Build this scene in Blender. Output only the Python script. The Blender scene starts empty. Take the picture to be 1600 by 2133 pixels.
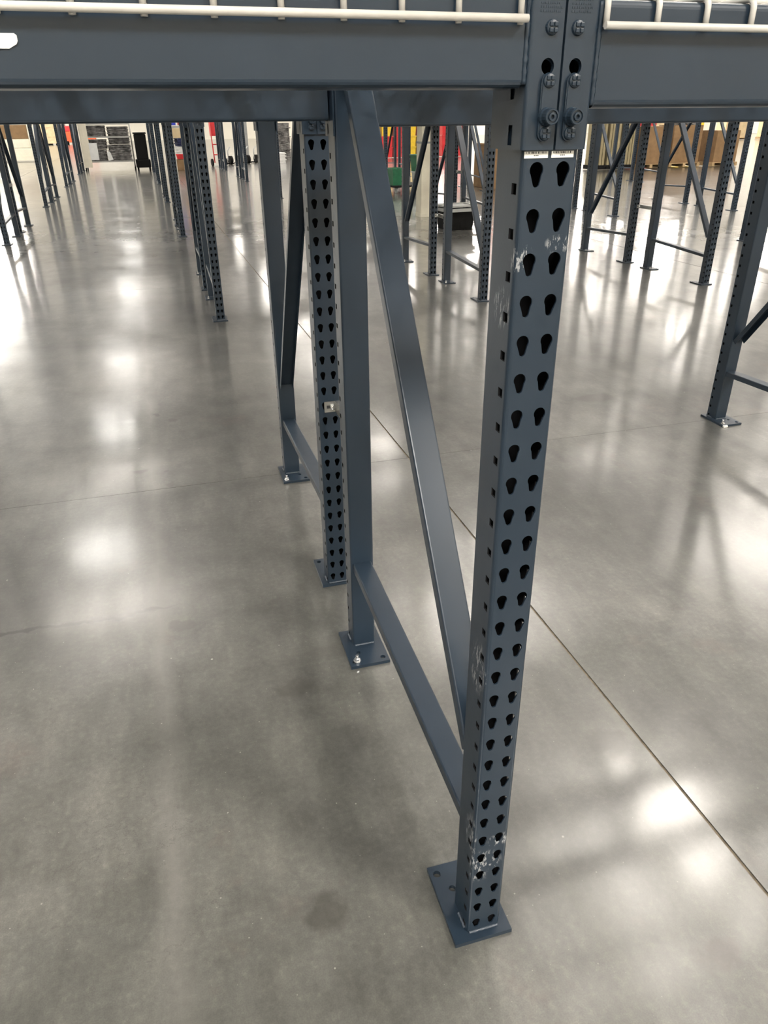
import bpy, bmesh, math, random
from mathutils import Vector, Matrix
random.seed(7)
C = bpy.context.scene.collection

# ------------------------------------------------------------------ camera, world, lights, exposure
cam_data = bpy.data.cameras.new('camera')
cam_data.sensor_fit = 'VERTICAL'
cam_data.sensor_height = 36.0
cam_data.lens = 1523.43 / 2133.0 * 36.0
cam_data.clip_start, cam_data.clip_end = 0.02, 300
cam = bpy.data.objects.new('camera', cam_data)
C.objects.link(cam)
cr = Vector((0.96146, -0.27476, -0.00992))
cu = Vector((0.13820, 0.45179, 0.88135))
cf = Vector((0.23768, 0.84876, -0.47235))
mat_ = Matrix((cr, cu, -cf)).transposed().to_4x4()
mat_.translation = Vector((-0.4467, -0.8566, 1.5172))
cam.matrix_world = mat_
bpy.context.scene.camera = cam

world = bpy.data.worlds.new('world')
bpy.context.scene.world = world
world.use_nodes = True
world.node_tree.nodes['Background'].inputs[0].default_value = (1.0, 0.96, 0.88, 1)
world.node_tree.nodes['Background'].inputs[1].default_value = 0.10

CEIL = 10.2
LAMP_Z = 8.5
LAMP_W = 400.0
UP_K = 2.8
LAMPS = []                                   # x, y, strength down, strength up
for y, k in ((17.4, .40), (26.1, .60), (34.8, .15), (43.5, .12), (52.2, .3), (61, .3), (70, .3)): LAMPS.append((-3.15, y, k, 1.0))
for y in (-7, 8.7, 17.4, 26.1, 34.8, 43.5, 52.2, 61, 70): LAMPS.append((-12.5, y, 1.0 if y < 15 else (.3 if y < 30 else 4.5), 1.0))
for y, k in ((-7.0, 2.9), (5.7, .70), (14.4, .35), (23.1, .35), (31.8, .6), (40.5, .8), (49.2, .8), (60, .8), (70, .8)): LAMPS.append((6.2, y, k, 1.0))
for y in (-7.0, 5.7, 14.4, 23.1, 31.8, 40.5, 49.2, 60, 70): LAMPS.append((15.5, y, 1.2 if y < 0 else (0.25 if y < 30 else 0.9), 1.0))
for x in (25, 34.5, 44):
    for y in (5.7, 14.4, 23.1, 31.8, 40.5, 49.2, 60, 70): LAMPS.append((x, y, .6 if y < 30 else (.8 if y < 45 else 4.0), 1.0))
LAMPS.append((-3.15, -7.0, 2.9, 1.0))
for (x, y, s, su) in LAMPS:
    ld = bpy.data.lights.new('high_bay', 'AREA')
    ld.shape = 'RECTANGLE'; ld.size = 1.4; ld.size_y = 2.6
    ld.color = (1.0, 0.965, 0.90) if x < 0 else (1.0, 0.93, 0.84)
    ld.energy = LAMP_W * s
    lo = bpy.data.objects.new('high_bay', ld); C.objects.link(lo)
    lo.location = (x, y, LAMP_Z)
    ud = bpy.data.lights.new('added_uplight', 'AREA')      # added upward fill, brightens the ceiling that the floor mirrors
    ud.shape = 'RECTANGLE'; ud.size = 1.2; ud.size_y = 2.4; ud.color = (1.0, 0.95, 0.90); ud.energy = LAMP_W * su * UP_K * (.35 if y < 0 else 1.25 if y < 12 else .55 if y < 20 else .22)
    uo = bpy.data.objects.new('added_uplight', ud); C.objects.link(uo)
    uo.location = (x, y, LAMP_Z + .14); uo.rotation_euler = (math.pi, 0, 0)

sc = bpy.context.scene
sc.view_settings.view_transform = 'Standard'
sc.view_settings.look = 'None'
sc.view_settings.exposure = 0.2
sc.view_settings.gamma = 1.0
sc.view_settings.use_curve_mapping = False
sc.cycles.use_denoising = True
sc.cycles.max_bounces = 4
sc.cycles.diffuse_bounces = 2
sc.cycles.glossy_bounces = 4
sc.cycles.sample_clamp_indirect = 6.0
sc.cycles.use_adaptive_sampling = True
sc.cycles.adaptive_threshold = 0.06

# ------------------------------------------------------------------ helpers
class MB:
    """collects plain geometry, builds ONE mesh"""
    def __init__(s): s.v, s.f, s.sm = [], [], []
    def quad(s, pts, smooth=False):
        b = len(s.v); s.v += [tuple(p) for p in pts]; s.f.append(tuple(range(b, b + len(pts)))); s.sm.append(smooth)
    def box(s, x0, x1, y0, y1, z0, z1, bev=0.0):
        if bev > 0:
            bm = bmesh.new(); bmesh.ops.create_cube(bm, size=1)
            for v in bm.verts:
                v.co = ((x0 + x1) / 2 + v.co.x * (x1 - x0), (y0 + y1) / 2 + v.co.y * (y1 - y0), (z0 + z1) / 2 + v.co.z * (z1 - z0))
            bmesh.ops.bevel(bm, geom=list(bm.edges), offset=bev, segments=2, profile=0.6, affect='EDGES')
            s.add_bm(bm); return
        b = len(s.v)
        s.v += [(x0, y0, z0), (x1, y0, z0), (x1, y1, z0), (x0, y1, z0), (x0, y0, z1), (x1, y0, z1), (x1, y1, z1), (x0, y1, z1)]
        for q in ((3, 2, 1, 0), (4, 5, 6, 7), (0, 1, 5, 4), (1, 2, 6, 5), (2, 3, 7, 6), (3, 0, 4, 7)):
            s.f.append(tuple(b + i for i in q)); s.sm.append(False)
    def add_bm(s, bm, M=None):
        bm.verts.ensure_lookup_table(); b = len(s.v)
        for i, v in enumerate(bm.verts): v.index = i
        s.v += [tuple((M @ v.co) if M else v.co) for v in bm.verts]
        for f in bm.faces: s.f.append(tuple(b + v.index for v in f.verts)); s.sm.append(f.smooth)
        bm.free()
    def tube(s, pts, r, n=10, cap=True):
        pts = [Vector(p) for p in pts]; b = len(s.v); up = None
        for i, p in enumerate(pts):
            t = (pts[min(i + 1, len(pts) - 1)] - pts[max(i - 1, 0)]).normalized()
            if up is None: up = Vector((0, 0, 1)) if abs(t.z) < 0.9 else Vector((0, 1, 0))
            a = t.cross(up).normalized(); c = a.cross(t).normalized(); up = c
            k = r[i] if isinstance(r, (list, tuple)) else r
            for j in range(n):
                th = 2 * math.pi * j / n
                s.v.append(tuple(p + a * k * math.cos(th) + c * k * math.sin(th)))
        for i in range(len(pts) - 1):
            for j in range(n):
                s.f.append((b + i * n + j, b + i * n + (j + 1) % n, b + (i + 1) * n + (j + 1) % n, b + (i + 1) * n + j)); s.sm.append(True)
        if cap:
            s.f.append(tuple(b + j for j in range(n - 1, -1, -1))); s.sm.append(False)
            e = b + (len(pts) - 1) * n; s.f.append(tuple(e + j for j in range(n))); s.sm.append(False)
    def lathe(s, prof, axis, origin, n=16):
        """prof: (radius, height along axis); axis 'z' or '-y' """
        b = len(s.v); o = Vector(origin)
        for (r, h) in prof:
            for j in range(n):
                th = 2 * math.pi * j / n; c, d = r * math.cos(th), r * math.sin(th)
                s.v.append(tuple(o + (Vector((c, d, h)) if axis == 'z' else Vector((c, -h, d)))))
        for i in range(len(prof) - 1):
            for j in range(n):
                s.f.append((b + i * n + j, b + i * n + (j + 1) % n, b + (i + 1) * n + (j + 1) % n, b + (i + 1) * n + j)); s.sm.append(False)
        e = b + (len(prof) - 1) * n
        s.f.append(tuple(e + j for j in range(n))); s.sm.append(False)
    def prism(s, poly, y0, y1):
        """poly: (x,z) outline, extruded in y"""
        n = len(poly); b = len(s.v)
        s.v += [(x, y0, z) for x, z in poly] + [(x, y1, z) for x, z in poly]
        s.f.append(tuple(b + i for i in range(n))); s.sm.append(False)
        s.f.append(tuple(b + n + i for i in range(n - 1, -1, -1))); s.sm.append(False)
        for i in range(n):
            s.f.append((b + i, b + n + i, b + n + (i + 1) % n, b + (i + 1) % n)); s.sm.append(False)
    def mesh(s, name, mat):
        me = bpy.data.meshes.new(name); me.from_pydata(s.v, [], s.f)
        me.polygons.foreach_set('use_smooth', s.sm)
        if mat: me.materials.append(mat)
        bm = bmesh.new(); bm.from_mesh(me); bmesh.ops.recalc_face_normals(bm, faces=bm.faces); bm.to_mesh(me); bm.free()
        me.update(); return me
    def build(s, name, mat, parent=None, recalc=True):
        return obj(name, s.mesh(name, mat), parent)

def obj(name, me, parent=None, loc=None):
    o = bpy.data.objects.new(name, me); C.objects.link(o)
    if parent: o.parent = parent
    if loc: o.location = loc
    return o
def tag(o, label=None, cat=None, group=None, kind=None):
    if label: o['label'] = label
    if cat: o['category'] = cat
    if group: o['group'] = group
    if kind: o['kind'] = kind
    return o
def thing(name, label, cat, loc=(0, 0, 0), rz=0, group=None):
    o = bpy.data.objects.new(name, None); C.objects.link(o); o.location = loc; o.rotation_euler = (0, 0, rz)
    o.empty_display_size = 0.1
    return tag(o, label, cat, group, 'thing')
def copy_tree(o, parent=None):
    c = o.copy(); C.objects.link(c)
    if parent: c.parent = parent
    for ch in KIDS(o): copy_tree(ch, c)
    return c
def KIDS(o): return [x for x in o.children]

# ------------------------------------------------------------------ materials
class NT:
    def __init__(s, name):
        s.m = bpy.data.materials.new(name); s.m.use_nodes = True
        s.t = s.m.node_tree; s.b = s.t.nodes['Principled BSDF']
    def n(s, typ, **kw):
        nd = s.t.nodes.new(typ)
        for k, v in kw.items():
            if k.startswith('i_'):
                key = k[2:]; key = int(key) if key.isdigit() else key.replace('_', ' ')
                nd.inputs[key].default_value = v
            else: setattr(nd, k, v)
        return nd
    def l(s, a, b): s.t.links.new(a, b)
    def math(s, op, a, b=None, clamp=False):
        nd = s.t.nodes.new('ShaderNodeMath'); nd.operation = op; nd.use_clamp = clamp
        for i, x in enumerate((a, b)):
            if x is None: continue
            if isinstance(x, (int, float)): nd.inputs[i].default_value = x
            else: s.l(x, nd.inputs[i])
        return nd.outputs[0]
    def ramp(s, fac, stops):
        nd = s.t.nodes.new('ShaderNodeValToRGB'); r = nd.color_ramp
        while len(r.elements) < len(stops): r.elements.new(0.5)
        for e, (p, c) in zip(r.elements, stops):
            e.position = p; e.color = c if len(c) == 4 else (*c, 1)
        s.l(fac, nd.inputs[0]); return nd.outputs[0]
    def mix(s, fac, a, b, blend='MIX'):
        nd = s.t.nodes.new('ShaderNodeMix'); nd.data_type = 'RGBA'; nd.blend_type = blend
        for i, x in ((0, fac), (6, a), (7, b)):
            if isinstance(x, (int, float)): nd.inputs[i].default_value = x
            elif isinstance(x, (tuple, list)): nd.inputs[i].default_value = (*x, 1) if len(x) == 3 else x
            else: s.l(x, nd.inputs[i])
        return nd.outputs[2]
    def noise(s, vec, scale, detail=4, rough=0.55):
        nd = s.n('ShaderNodeTexNoise', i_Scale=scale, i_Detail=detail, i_Roughness=rough)
        if vec is not None: s.l(vec, nd.inputs['Vector'])
        return nd.outputs['Fac']
def simple(name, col, rough=0.5, metal=0.0, spec=0.5, var=0.12, nscale=18.0):
    t = NT(name); tc = t.n('ShaderNodeTexCoord')
    f = t.noise(tc.outputs['Object'], nscale)
    lo = tuple(c * (1 - var) for c in col); hi = tuple(min(1, c * (1 + var)) for c in col)
    t.l(t.ramp(f, [(0.3, lo), (0.7, hi)]), t.b.inputs['Base Color'])
    t.b.inputs['Roughness'].default_value = rough; t.b.inputs['Metallic'].default_value = metal
    t.b.inputs['Specular IOR Level'].default_value = spec
    return t.m

def paint_material():
    t = NT('blue_grey_paint')
    geo = t.n('ShaderNodeNewGeometry'); pos = geo.outputs['Position']
    f = t.noise(pos, 5.0, 3); base = t.ramp(f, [(0.3, (0.0145, 0.0255, 0.040)), (0.7, (0.018, 0.0305, 0.0475))])
    # scuffs: bare streaks on the side and edge of the front post at a few heights
    fx = t.n('ShaderNodeSeparateXYZ'); t.l(pos, fx.inputs[0])
    mp = t.n('ShaderNodeMapping'); mp.inputs['Scale'].default_value = (150, 260, 55); mp.inputs['Rotation'].default_value = (0.45, 0, 0)
    t.l(pos, mp.inputs[0])
    streak = t.noise(mp.outputs[0], 1.0, 5, 0.7)
    streak = t.ramp(streak, [(0.54, (0, 0, 0)), (0.58, (1, 1, 1))])
    total = None
    for (cx, cy, cz, rx, ry, rz_) in [(-.037, .03, .70, .012, .035, .06), (-.037, .015, .30, .010, .03, .06), (-.02, -.002, .22, .05, .02, .05),
                                      (.02, 0, .285, .03, .02, .02), (-.03, 0, 1.365, .02, .02, .02), (.02, 0, 1.38, .02, .02, .012), (-.037, .03, 1.30, .01, .03, .03)]:
        d = t.n('ShaderNodeVectorMath', operation='SUBTRACT'); t.l(pos, d.inputs[0]); d.inputs[1].default_value = (cx, cy, cz)
        q = t.n('ShaderNodeVectorMath', operation='DIVIDE'); t.l(d.outputs[0], q.inputs[0]); q.inputs[1].default_value = (rx, ry, rz_)
        L = t.n('ShaderNodeVectorMath', operation='LENGTH'); t.l(q.outputs[0], L.inputs[0])
        m = t.math('SUBTRACT', 1.0, L.outputs['Value'], True)
        total = m if total is None else t.math('MAXIMUM', total, m)
    msk = t.math('MULTIPLY', t.math('MULTIPLY', total, 2.2, True), streak)
    t.l(t.mix(msk, base, (0.30, 0.31, 0.32)), t.b.inputs['Base Color'])
    r = t.math('ADD', t.math('MULTIPLY', t.noise(pos, 30, 2), 0.10), 0.27)
    t.l(r, t.b.inputs['Roughness']); t.b.inputs['Specular IOR Level'].default_value = 0.38
    bp = t.n('ShaderNodeBump', i_Strength=0.05, i_Distance=0.001); t.l(t.noise(pos, 420, 2), bp.inputs['Height']); t.l(bp.outputs[0], t.b.inputs['Normal'])
    return t.m

def floor_material():
    t = NT('polished_concrete')
    geo = t.n('ShaderNodeNewGeometry'); pos = geo.outputs['Position']
    big = t.noise(pos, 0.9, 6, 0.62); mid = t.noise(pos, 5.5, 6, 0.6); fine = t.noise(pos, 60, 5, 0.65); grit = t.noise(pos, 320, 2, 0.6)
    mpg = t.n('ShaderNodeMapping'); mpg.inputs['Scale'].default_value = (3.0, 0.9, 1); mpg.inputs['Rotation'].default_value = (0, 0, 0.5); t.l(pos, mpg.inputs[0])
    trowel = t.noise(mpg.outputs[0], 4.0, 6, 0.65)
    base = t.ramp(big, [(0.33, (0.058, 0.0585, 0.0535)), (0.50, (0.099, 0.0995, 0.091)), (0.67, (0.152, 0.151, 0.139))])
    base = t.mix(1.0, base, t.ramp(mid, [(0.30, (0.74, 0.735, 0.72)), (0.5, (1, 1, 1)), (0.72, (1.18, 1.17, 1.15))]), 'MULTIPLY')
    base = t.mix(1.0, base, t.ramp(trowel, [(0.30, (0.78, 0.78, 0.775)), (0.52, (1.0, 1.0, 1.0)), (0.72, (1.24, 1.235, 1.22))]), 'MULTIPLY')
    base = t.mix(1.0, base, t.ramp(fine, [(0.32, (0.84, 0.84, 0.84)), (0.55, (1.0, 1.0, 1.0)), (0.72, (1.26, 1.25, 1.22))]), 'MULTIPLY')
    base = t.mix(1.0, base, t.ramp(grit, [(0.3, (0.86, 0.86, 0.86)), (0.7, (1.13, 1.13, 1.12))]), 'MULTIPLY')
    xyz = t.n('ShaderNodeSeparateXYZ'); t.l(pos, xyz.inputs[0])
    # worn pale strip along the lane
    wob = t.math('MULTIPLY', t.math('SUBTRACT', t.noise(pos, 3.0, 4), 0.5), 0.10)
    dx = t.math('ABSOLUTE', t.math('ADD', t.math('ADD', xyz.outputs[0], 0.62), t.math('ADD', wob, t.math('MULTIPLY', xyz.outputs[1], 0.0155))))
    strip = t.math('SUBTRACT', 1.0, t.math('DIVIDE', dx, 0.05), True)
    strip = t.math('MULTIPLY', strip, t.ramp(t.noise(pos, 2.3, 3), [(0.35, (0.15, 0.15, 0.15)), (0.62, (0.9, 0.9, 0.9))]))
    base = t.mix(t.math('MULTIPLY', strip, 0.62), base, (0.22, 0.214, 0.197))
    # rusty pink traces
    pk = t.ramp(t.noise(pos, 2.1, 5, 0.7), [(0.60, (0, 0, 0)), (0.72, (1, 1, 1))])
    base = t.mix(t.math('MULTIPLY', pk, 0.22), base, (0.20, 0.135, 0.115))
    # pale paint specks
    for (scale, rad, keep, k) in ((7.0, .030, .55, .75), (19.0, .045, .60, .55), (45.0, .07, .72, .40)):
        vor = t.n('ShaderNodeTexVoronoi', i_Scale=scale); t.l(pos, vor.inputs['Vector'])
        sp = t.ramp(vor.outputs['Distance'], [(rad * .7, (1, 1, 1)), (rad, (0, 0, 0))])
        vc = t.n('ShaderNodeSeparateColor'); t.l(vor.outputs['Color'], vc.inputs[0])
        spm = t.math('MULTIPLY', sp, t.math('GREATER_THAN', vc.outputs[0], keep))
        base = t.mix(t.math('MULTIPLY', spm, k), base, (0.42, 0.41, 0.37))
    # hairline crazing and dark scuffs
    hn = t.math('ABSOLUTE', t.math('SUBTRACT', t.noise(pos, 2.4, 7, 0.62), 0.5))
    hl = t.math('MULTIPLY', t.math('SUBTRACT', 1.0, t.math('DIVIDE', hn, .0035), True), t.ramp(t.noise(pos, 1.3, 2), [(0.50, (0, 0, 0)), (0.60, (1, 1, 1))]))
    base = t.mix(t.math('MULTIPLY', hl, .35), base, (0.04, 0.038, 0.034))
    dk = t.ramp(t.noise(pos, 7.0, 6, 0.75), [(0.66, (0, 0, 0)), (0.74, (1, 1, 1))])
    base = t.mix(t.math('MULTIPLY', dk, .45), base, (0.045, 0.043, 0.038))
    # single stains with a shape of their own: x, y, radius x, radius y, strength, colour
    warp = t.n('ShaderNodeVectorMath', operation='MULTIPLY_ADD'); warp.inputs[1].default_value = (0.09, 0.09, 0); nc = t.n('ShaderNodeTexNoise', i_Scale=14.0, i_Detail=4.0)
    t.l(pos, nc.inputs['Vector']); t.l(nc.outputs['Color'], warp.inputs[0]); t.l(pos, warp.inputs[2])
    for (x, y, rx, ry, k, col) in [(-0.72, 2.63, .055, .03, .75, (.07, .065, .055)), (-0.31, .14, .05, .06, .6, (.09, .085, .07)), (1.97, 2.92, .16, .09, .65, (.10, .09, .075)),
                                   (.54, .40, .07, .045, .6, (.09, .085, .07)), (-.57, 1.29, .05, .035, .55, (.13, .125, .11)), (.45, -.18, .06, .05, .45, (.13, .09, .08)),
                                   (-.95, 1.40, .40, .016, .9, (.08, .075, .07)), (-.60, 2.60, .02, .02, .7, (.08, .075, .07)), (-.25, .86, .06, .05, .5, (.11, .105, .09)),
                                   (-.1, 1.0, .10, .05, .35, (.12, .115, .10)), (-.63, 3.42, .02, .02, .7, (.08, .075, .07)), (-.55, 3.30, .035, .03, .6, (.10, .09, .08)), (-.58, 2.44, .03, .03, .5, (.10, .09, .08))]:
        d = t.n('ShaderNodeVectorMath', operation='SUBTRACT'); t.l(warp.outputs[0], d.inputs[0]); d.inputs[1].default_value = (x + .045, y + .045, 0)
        q = t.n('ShaderNodeVectorMath', operation='DIVIDE'); t.l(d.outputs[0], q.inputs[0]); q.inputs[1].default_value = (rx, ry, 1)
        L = t.n('ShaderNodeVectorMath', operation='LENGTH'); t.l(q.outputs[0], L.inputs[0])
        m = t.math('MULTIPLY', t.math('SUBTRACT', 1.0, L.outputs['Value'], True), 2.5, True)
        base = t.mix(t.math('MULTIPLY', m, k), base, tuple(c * .38 for c in col))
    t.l(base, t.b.inputs['Base Color'])
    r = t.math('ADD', t.math('MULTIPLY', t.noise(pos, 2.6, 5), 0.14), 0.30)
    t.l(r, t.b.inputs['Roughness']); t.b.inputs['Specular IOR Level'].default_value = 0.5
    t.b.inputs['Coat Weight'].default_value = 1.0; t.b.inputs['Coat IOR'].default_value = 1.62
    t.l(t.math('ADD', t.math('MULTIPLY', t.noise(pos, 3.1, 4), 0.14), 0.07), t.b.inputs['Coat Roughness'])
    return t.m

PAINT = paint_material()
FLOOR = floor_material()
JOINT = simple('joint_filler', (0.19, 0.16, 0.115), 0.9, 0, .2, .35, 40)
GALV = simple('galvanised_steel', (0.40, 0.40, 0.385), 0.36, 0.9, .5, .18, 60)
ZINC = simple('zinc_bolt', (0.78, 0.79, 0.80), 0.25, 1.0, .5, .06, 90)
WIRE = simple('cream_wire', (0.60, 0.58, 0.54), 0.42, 0, .5, .06, 30)
WHITE = simple('white_label', (0.86, 0.85, 0.80), 0.6, 0, .4, .04, 30)
BLACKP = simple('print_and_slot_black', (0.03, 0.03, 0.03), 0.6)
INNER = simple('post_inside_shade', (0.008, 0.008, 0.009), 0.8, 0, .1)  # near-black lining and hole rims: shade inside the posts painted as colour
WELD = simple('weld_bead', (0.06, 0.074, 0.095), 0.28, 0, .6, .25, 240)
WALL = simple('cream_wall', (0.80, 0.76, 0.66), 0.8, 0, .2, .03, 1)
CEILM = simple('white_deck_ceiling', (0.80, 0.78, 0.75), 0.8, 0, .2, .05, .5)
CONC = simple('painted_concrete_column', (0.92, 0.86, 0.70), 0.75, 0, .3, .12, 3)
CARD = simple('cardboard', (0.23, 0.145, 0.075), 0.85, 0, .2, .12, 6)
CARDP = simple('pale_cardboard', (0.62, 0.49, 0.30), 0.85, 0, .2, .10, 5)
TAN = simple('tan_board', (0.30, 0.255, 0.15), 0.7, 0, .3, .12, 4)
CREAM = simple('cream_film', (0.82, 0.76, 0.62), 0.5, 0, .5, .06, 5)
RED = simple('red_plastic', (0.62, 0.03, 0.035), 0.4, 0, .5, .10, 8)
YEL = simple('yellow_plastic', (0.85, 0.58, 0.04), 0.4, 0, .5, .08, 8)
BLUE = simple('blue_plastic', (0.03, 0.05, 0.52), 0.4, 0, .5, .1, 8)
GREEN = simple('green_plastic', (0.012, 0.11, 0.05), 0.4, 0, .5, .15, 10)
BLACK = simple('black_plastic', (0.006, 0.006, 0.006), 0.7, 0, .12, .2, 10)
DARKW = simple('black_stretch_wrap', (0.13, 0.125, 0.12), 0.2, 0, .7, .92, 5)  # wide tone spread paints the film's bright sheen into its colour
GREYP = simple('grey_plastic', (0.34, 0.35, 0.34), 0.5, 0, .4, .08, 10)
WHITEP = simple('white_plastic', (0.80, 0.80, 0.78), 0.45, 0, .5, .04, 10)
ORANGE = simple('orange_paint', (0.75, 0.11, 0.03), 0.45, 0, .5, .12, 9)
WOOD = simple('pallet_wood', (0.40, 0.28, 0.15), 0.8, 0, .2, .25, 7)
HOUSE = simple('lamp_housing', (0.5, 0.5, 0.5), 0.5)

def film(m):
    t = m.node_tree; g = t.nodes.new('ShaderNodeTexCoord'); mp = t.nodes.new('ShaderNodeMapping'); mp.inputs['Scale'].default_value = (2, 2, 9)
    n = t.nodes.new('ShaderNodeTexNoise'); n.inputs['Scale'].default_value = 3.0; n.inputs['Detail'].default_value = 5
    bp = t.nodes.new('ShaderNodeBump'); bp.inputs['Strength'].default_value = 1.0; bp.inputs['Distance'].default_value = .12
    t.links.new(g.outputs['Object'], mp.inputs[0]); t.links.new(mp.outputs[0], n.inputs['Vector']); t.links.new(n.outputs['Fac'], bp.inputs['Height'])
    t.links.new(bp.outputs[0], t.nodes['Principled BSDF'].inputs['Normal'])
film(DARKW)
# ------------------------------------------------------------------ large structure
XMIN, XMAX, YMIN, YMAX = -24.0, 56.0, -11.0, 82.0
flo = MB(); flo.box(XMIN, XMAX, YMIN, YMAX, -0.20, -0.004)
floor = flo.build('floor', JOINT); tag(floor, 'polished grey concrete floor with sawn joints', 'floor', kind='structure')
def xs_joint(x): return 0.635 + 4.88 * x
xj = [x for x in (xs_joint(k) for k in range(-6, 12)) if XMIN + .3 < x < XMAX - .3]
yj = [y for y in (2.395 + 4.88 * k for k in range(-3, 17)) if YMIN + .3 < y < YMAX - .3]
xe = [XMIN] + xj + [XMAX]; ye = [YMIN] + yj + [YMAX]
for i in range(len(xe) - 1):
    for j in range(len(ye) - 1):
        gx, gy = 0.0042, 0.0010
        b = MB()
        x0 = xe[i] + (gx if i else 0); x1 = xe[i + 1] - (gx if i + 2 < len(xe) else 0)
        y0 = ye[j] + (gy if j else 0); y1 = ye[j + 1] - (gy if j + 2 < len(ye) else 0)
        sh = lambda y: -0.0155 * y
        bb = len(b.v)
        b.v += [(x0 + sh(y0), y0, -.0045), (x1 + sh(y0), y0, -.0045), (x1 + sh(y1), y1, -.0045), (x0 + sh(y1), y1, -.0045),
                (x0 + sh(y0), y0, 0), (x1 + sh(y0), y0, 0), (x1 + sh(y1), y1, 0), (x0 + sh(y1), y1, 0)]
        for q in ((4, 5, 6, 7), (0, 1, 5, 4), (1, 2, 6, 5), (2, 3, 7, 6), (3, 0, 4, 7)):
            b.f.append(q); b.sm.append(False)
        b.build('slab', FLOOR, floor)
for nm, a in (('wall_back', (XMIN, XMAX, YMAX, YMAX + .3)), ('wall_front', (XMIN, XMAX, YMIN - .3, YMIN)), ('wall_left', (XMIN - .3, XMIN, YMIN, YMAX)), ('wall_right', (XMAX, XMAX + .3, YMIN, YMAX))):
    w = MB(); w.box(a[0], a[1], a[2], a[3], 0, CEIL); tag(w.build(nm, WALL), kind='structure')
ce = MB(); ce.box(XMIN, XMAX, YMIN, YMAX, CEIL, CEIL + .2); tag(ce.build('ceiling', CEILM), kind='structure')

# ------------------------------------------------------------------ upright frames
PITCH = 0.0508; Z1 = 1.4726
HW, DP, DEP, BAY = 0.0360, 0.0765, 1.070, 2.44
ZB = 0.0105
def keyhole(cx, ztop, lean, n=22):
    """outline of a teardrop hole, CCW in (x,z)"""
    R, r = 0.0087, 0.0046
    c1 = (cx, ztop - R); c2 = (cx + lean, ztop - 0.0275 + r)
    pts = []
    for k in range(15):
        a = math.radians(-35 + 250 * k / 14); pts.append((c1[0] + R * math.cos(a), c1[1] + R * math.sin(a)))
    for k in range(7):
        a = math.radians(180 + 180 * k / 6); pts.append((c2[0] + r * math.cos(a), c2[1] + r * math.sin(a)))
    return pts
def holed_rect(u0, u1, w0, w1, hole, put, mb):
    """flat ring of faces between a rectangle and a hole outline, put maps (u,w) to xyz"""
    cx = sum(p[0] for p in hole) / len(hole); cz = sum(p[1] for p in hole) / len(hole)
    ang = lambda p: math.atan2(p[1] - cz, p[0] - cx)
    inner = sorted(hole, key=ang)
    corners = [(u0, w0), (u1, w0), (u1, w1), (u0, w1)]
    outer = []
    for p in inner:
        a = ang(p); dx, dz = math.cos(a), math.sin(a); tt = 1e9
        if dx > 1e-9: tt = min(tt, (u1 - cx) / dx)
        if dx < -1e-9: tt = min(tt, (u0 - cx) / dx)
        if dz > 1e-9: tt = min(tt, (w1 - cz) / dz)
        if dz < -1e-9: tt = min(tt, (w0 - cz) / dz)
        outer.append((cx + dx * tt, cz + dz * tt))
    for c in corners:
        k = min(range(len(outer)), key=lambda i: (outer[i][0] - c[0]) ** 2 + (outer[i][1] - c[1]) ** 2)
        outer[k] = c
    n = len(inner)
    for i in range(n):
        j = (i + 1) % n
        mb.quad([put(*inner[i]), put(*inner[j]), put(*outer[j]), put(*outer[i])])
    return inner
def rect_ring(u0, u1, w0, w1, a0, a1, b0, b1, put, mb):
    O = [(u0, w0), (u1, w0), (u1, w1), (u0, w1)]; I = [(a0, b0), (a1, b0), (a1, b1), (a0, b1)]
    for i in range(4):
        j = (i + 1) % 4; mb.quad([put(*O[i]), put(*O[j]), put(*I[j]), put(*I[i])])
    return I
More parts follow.
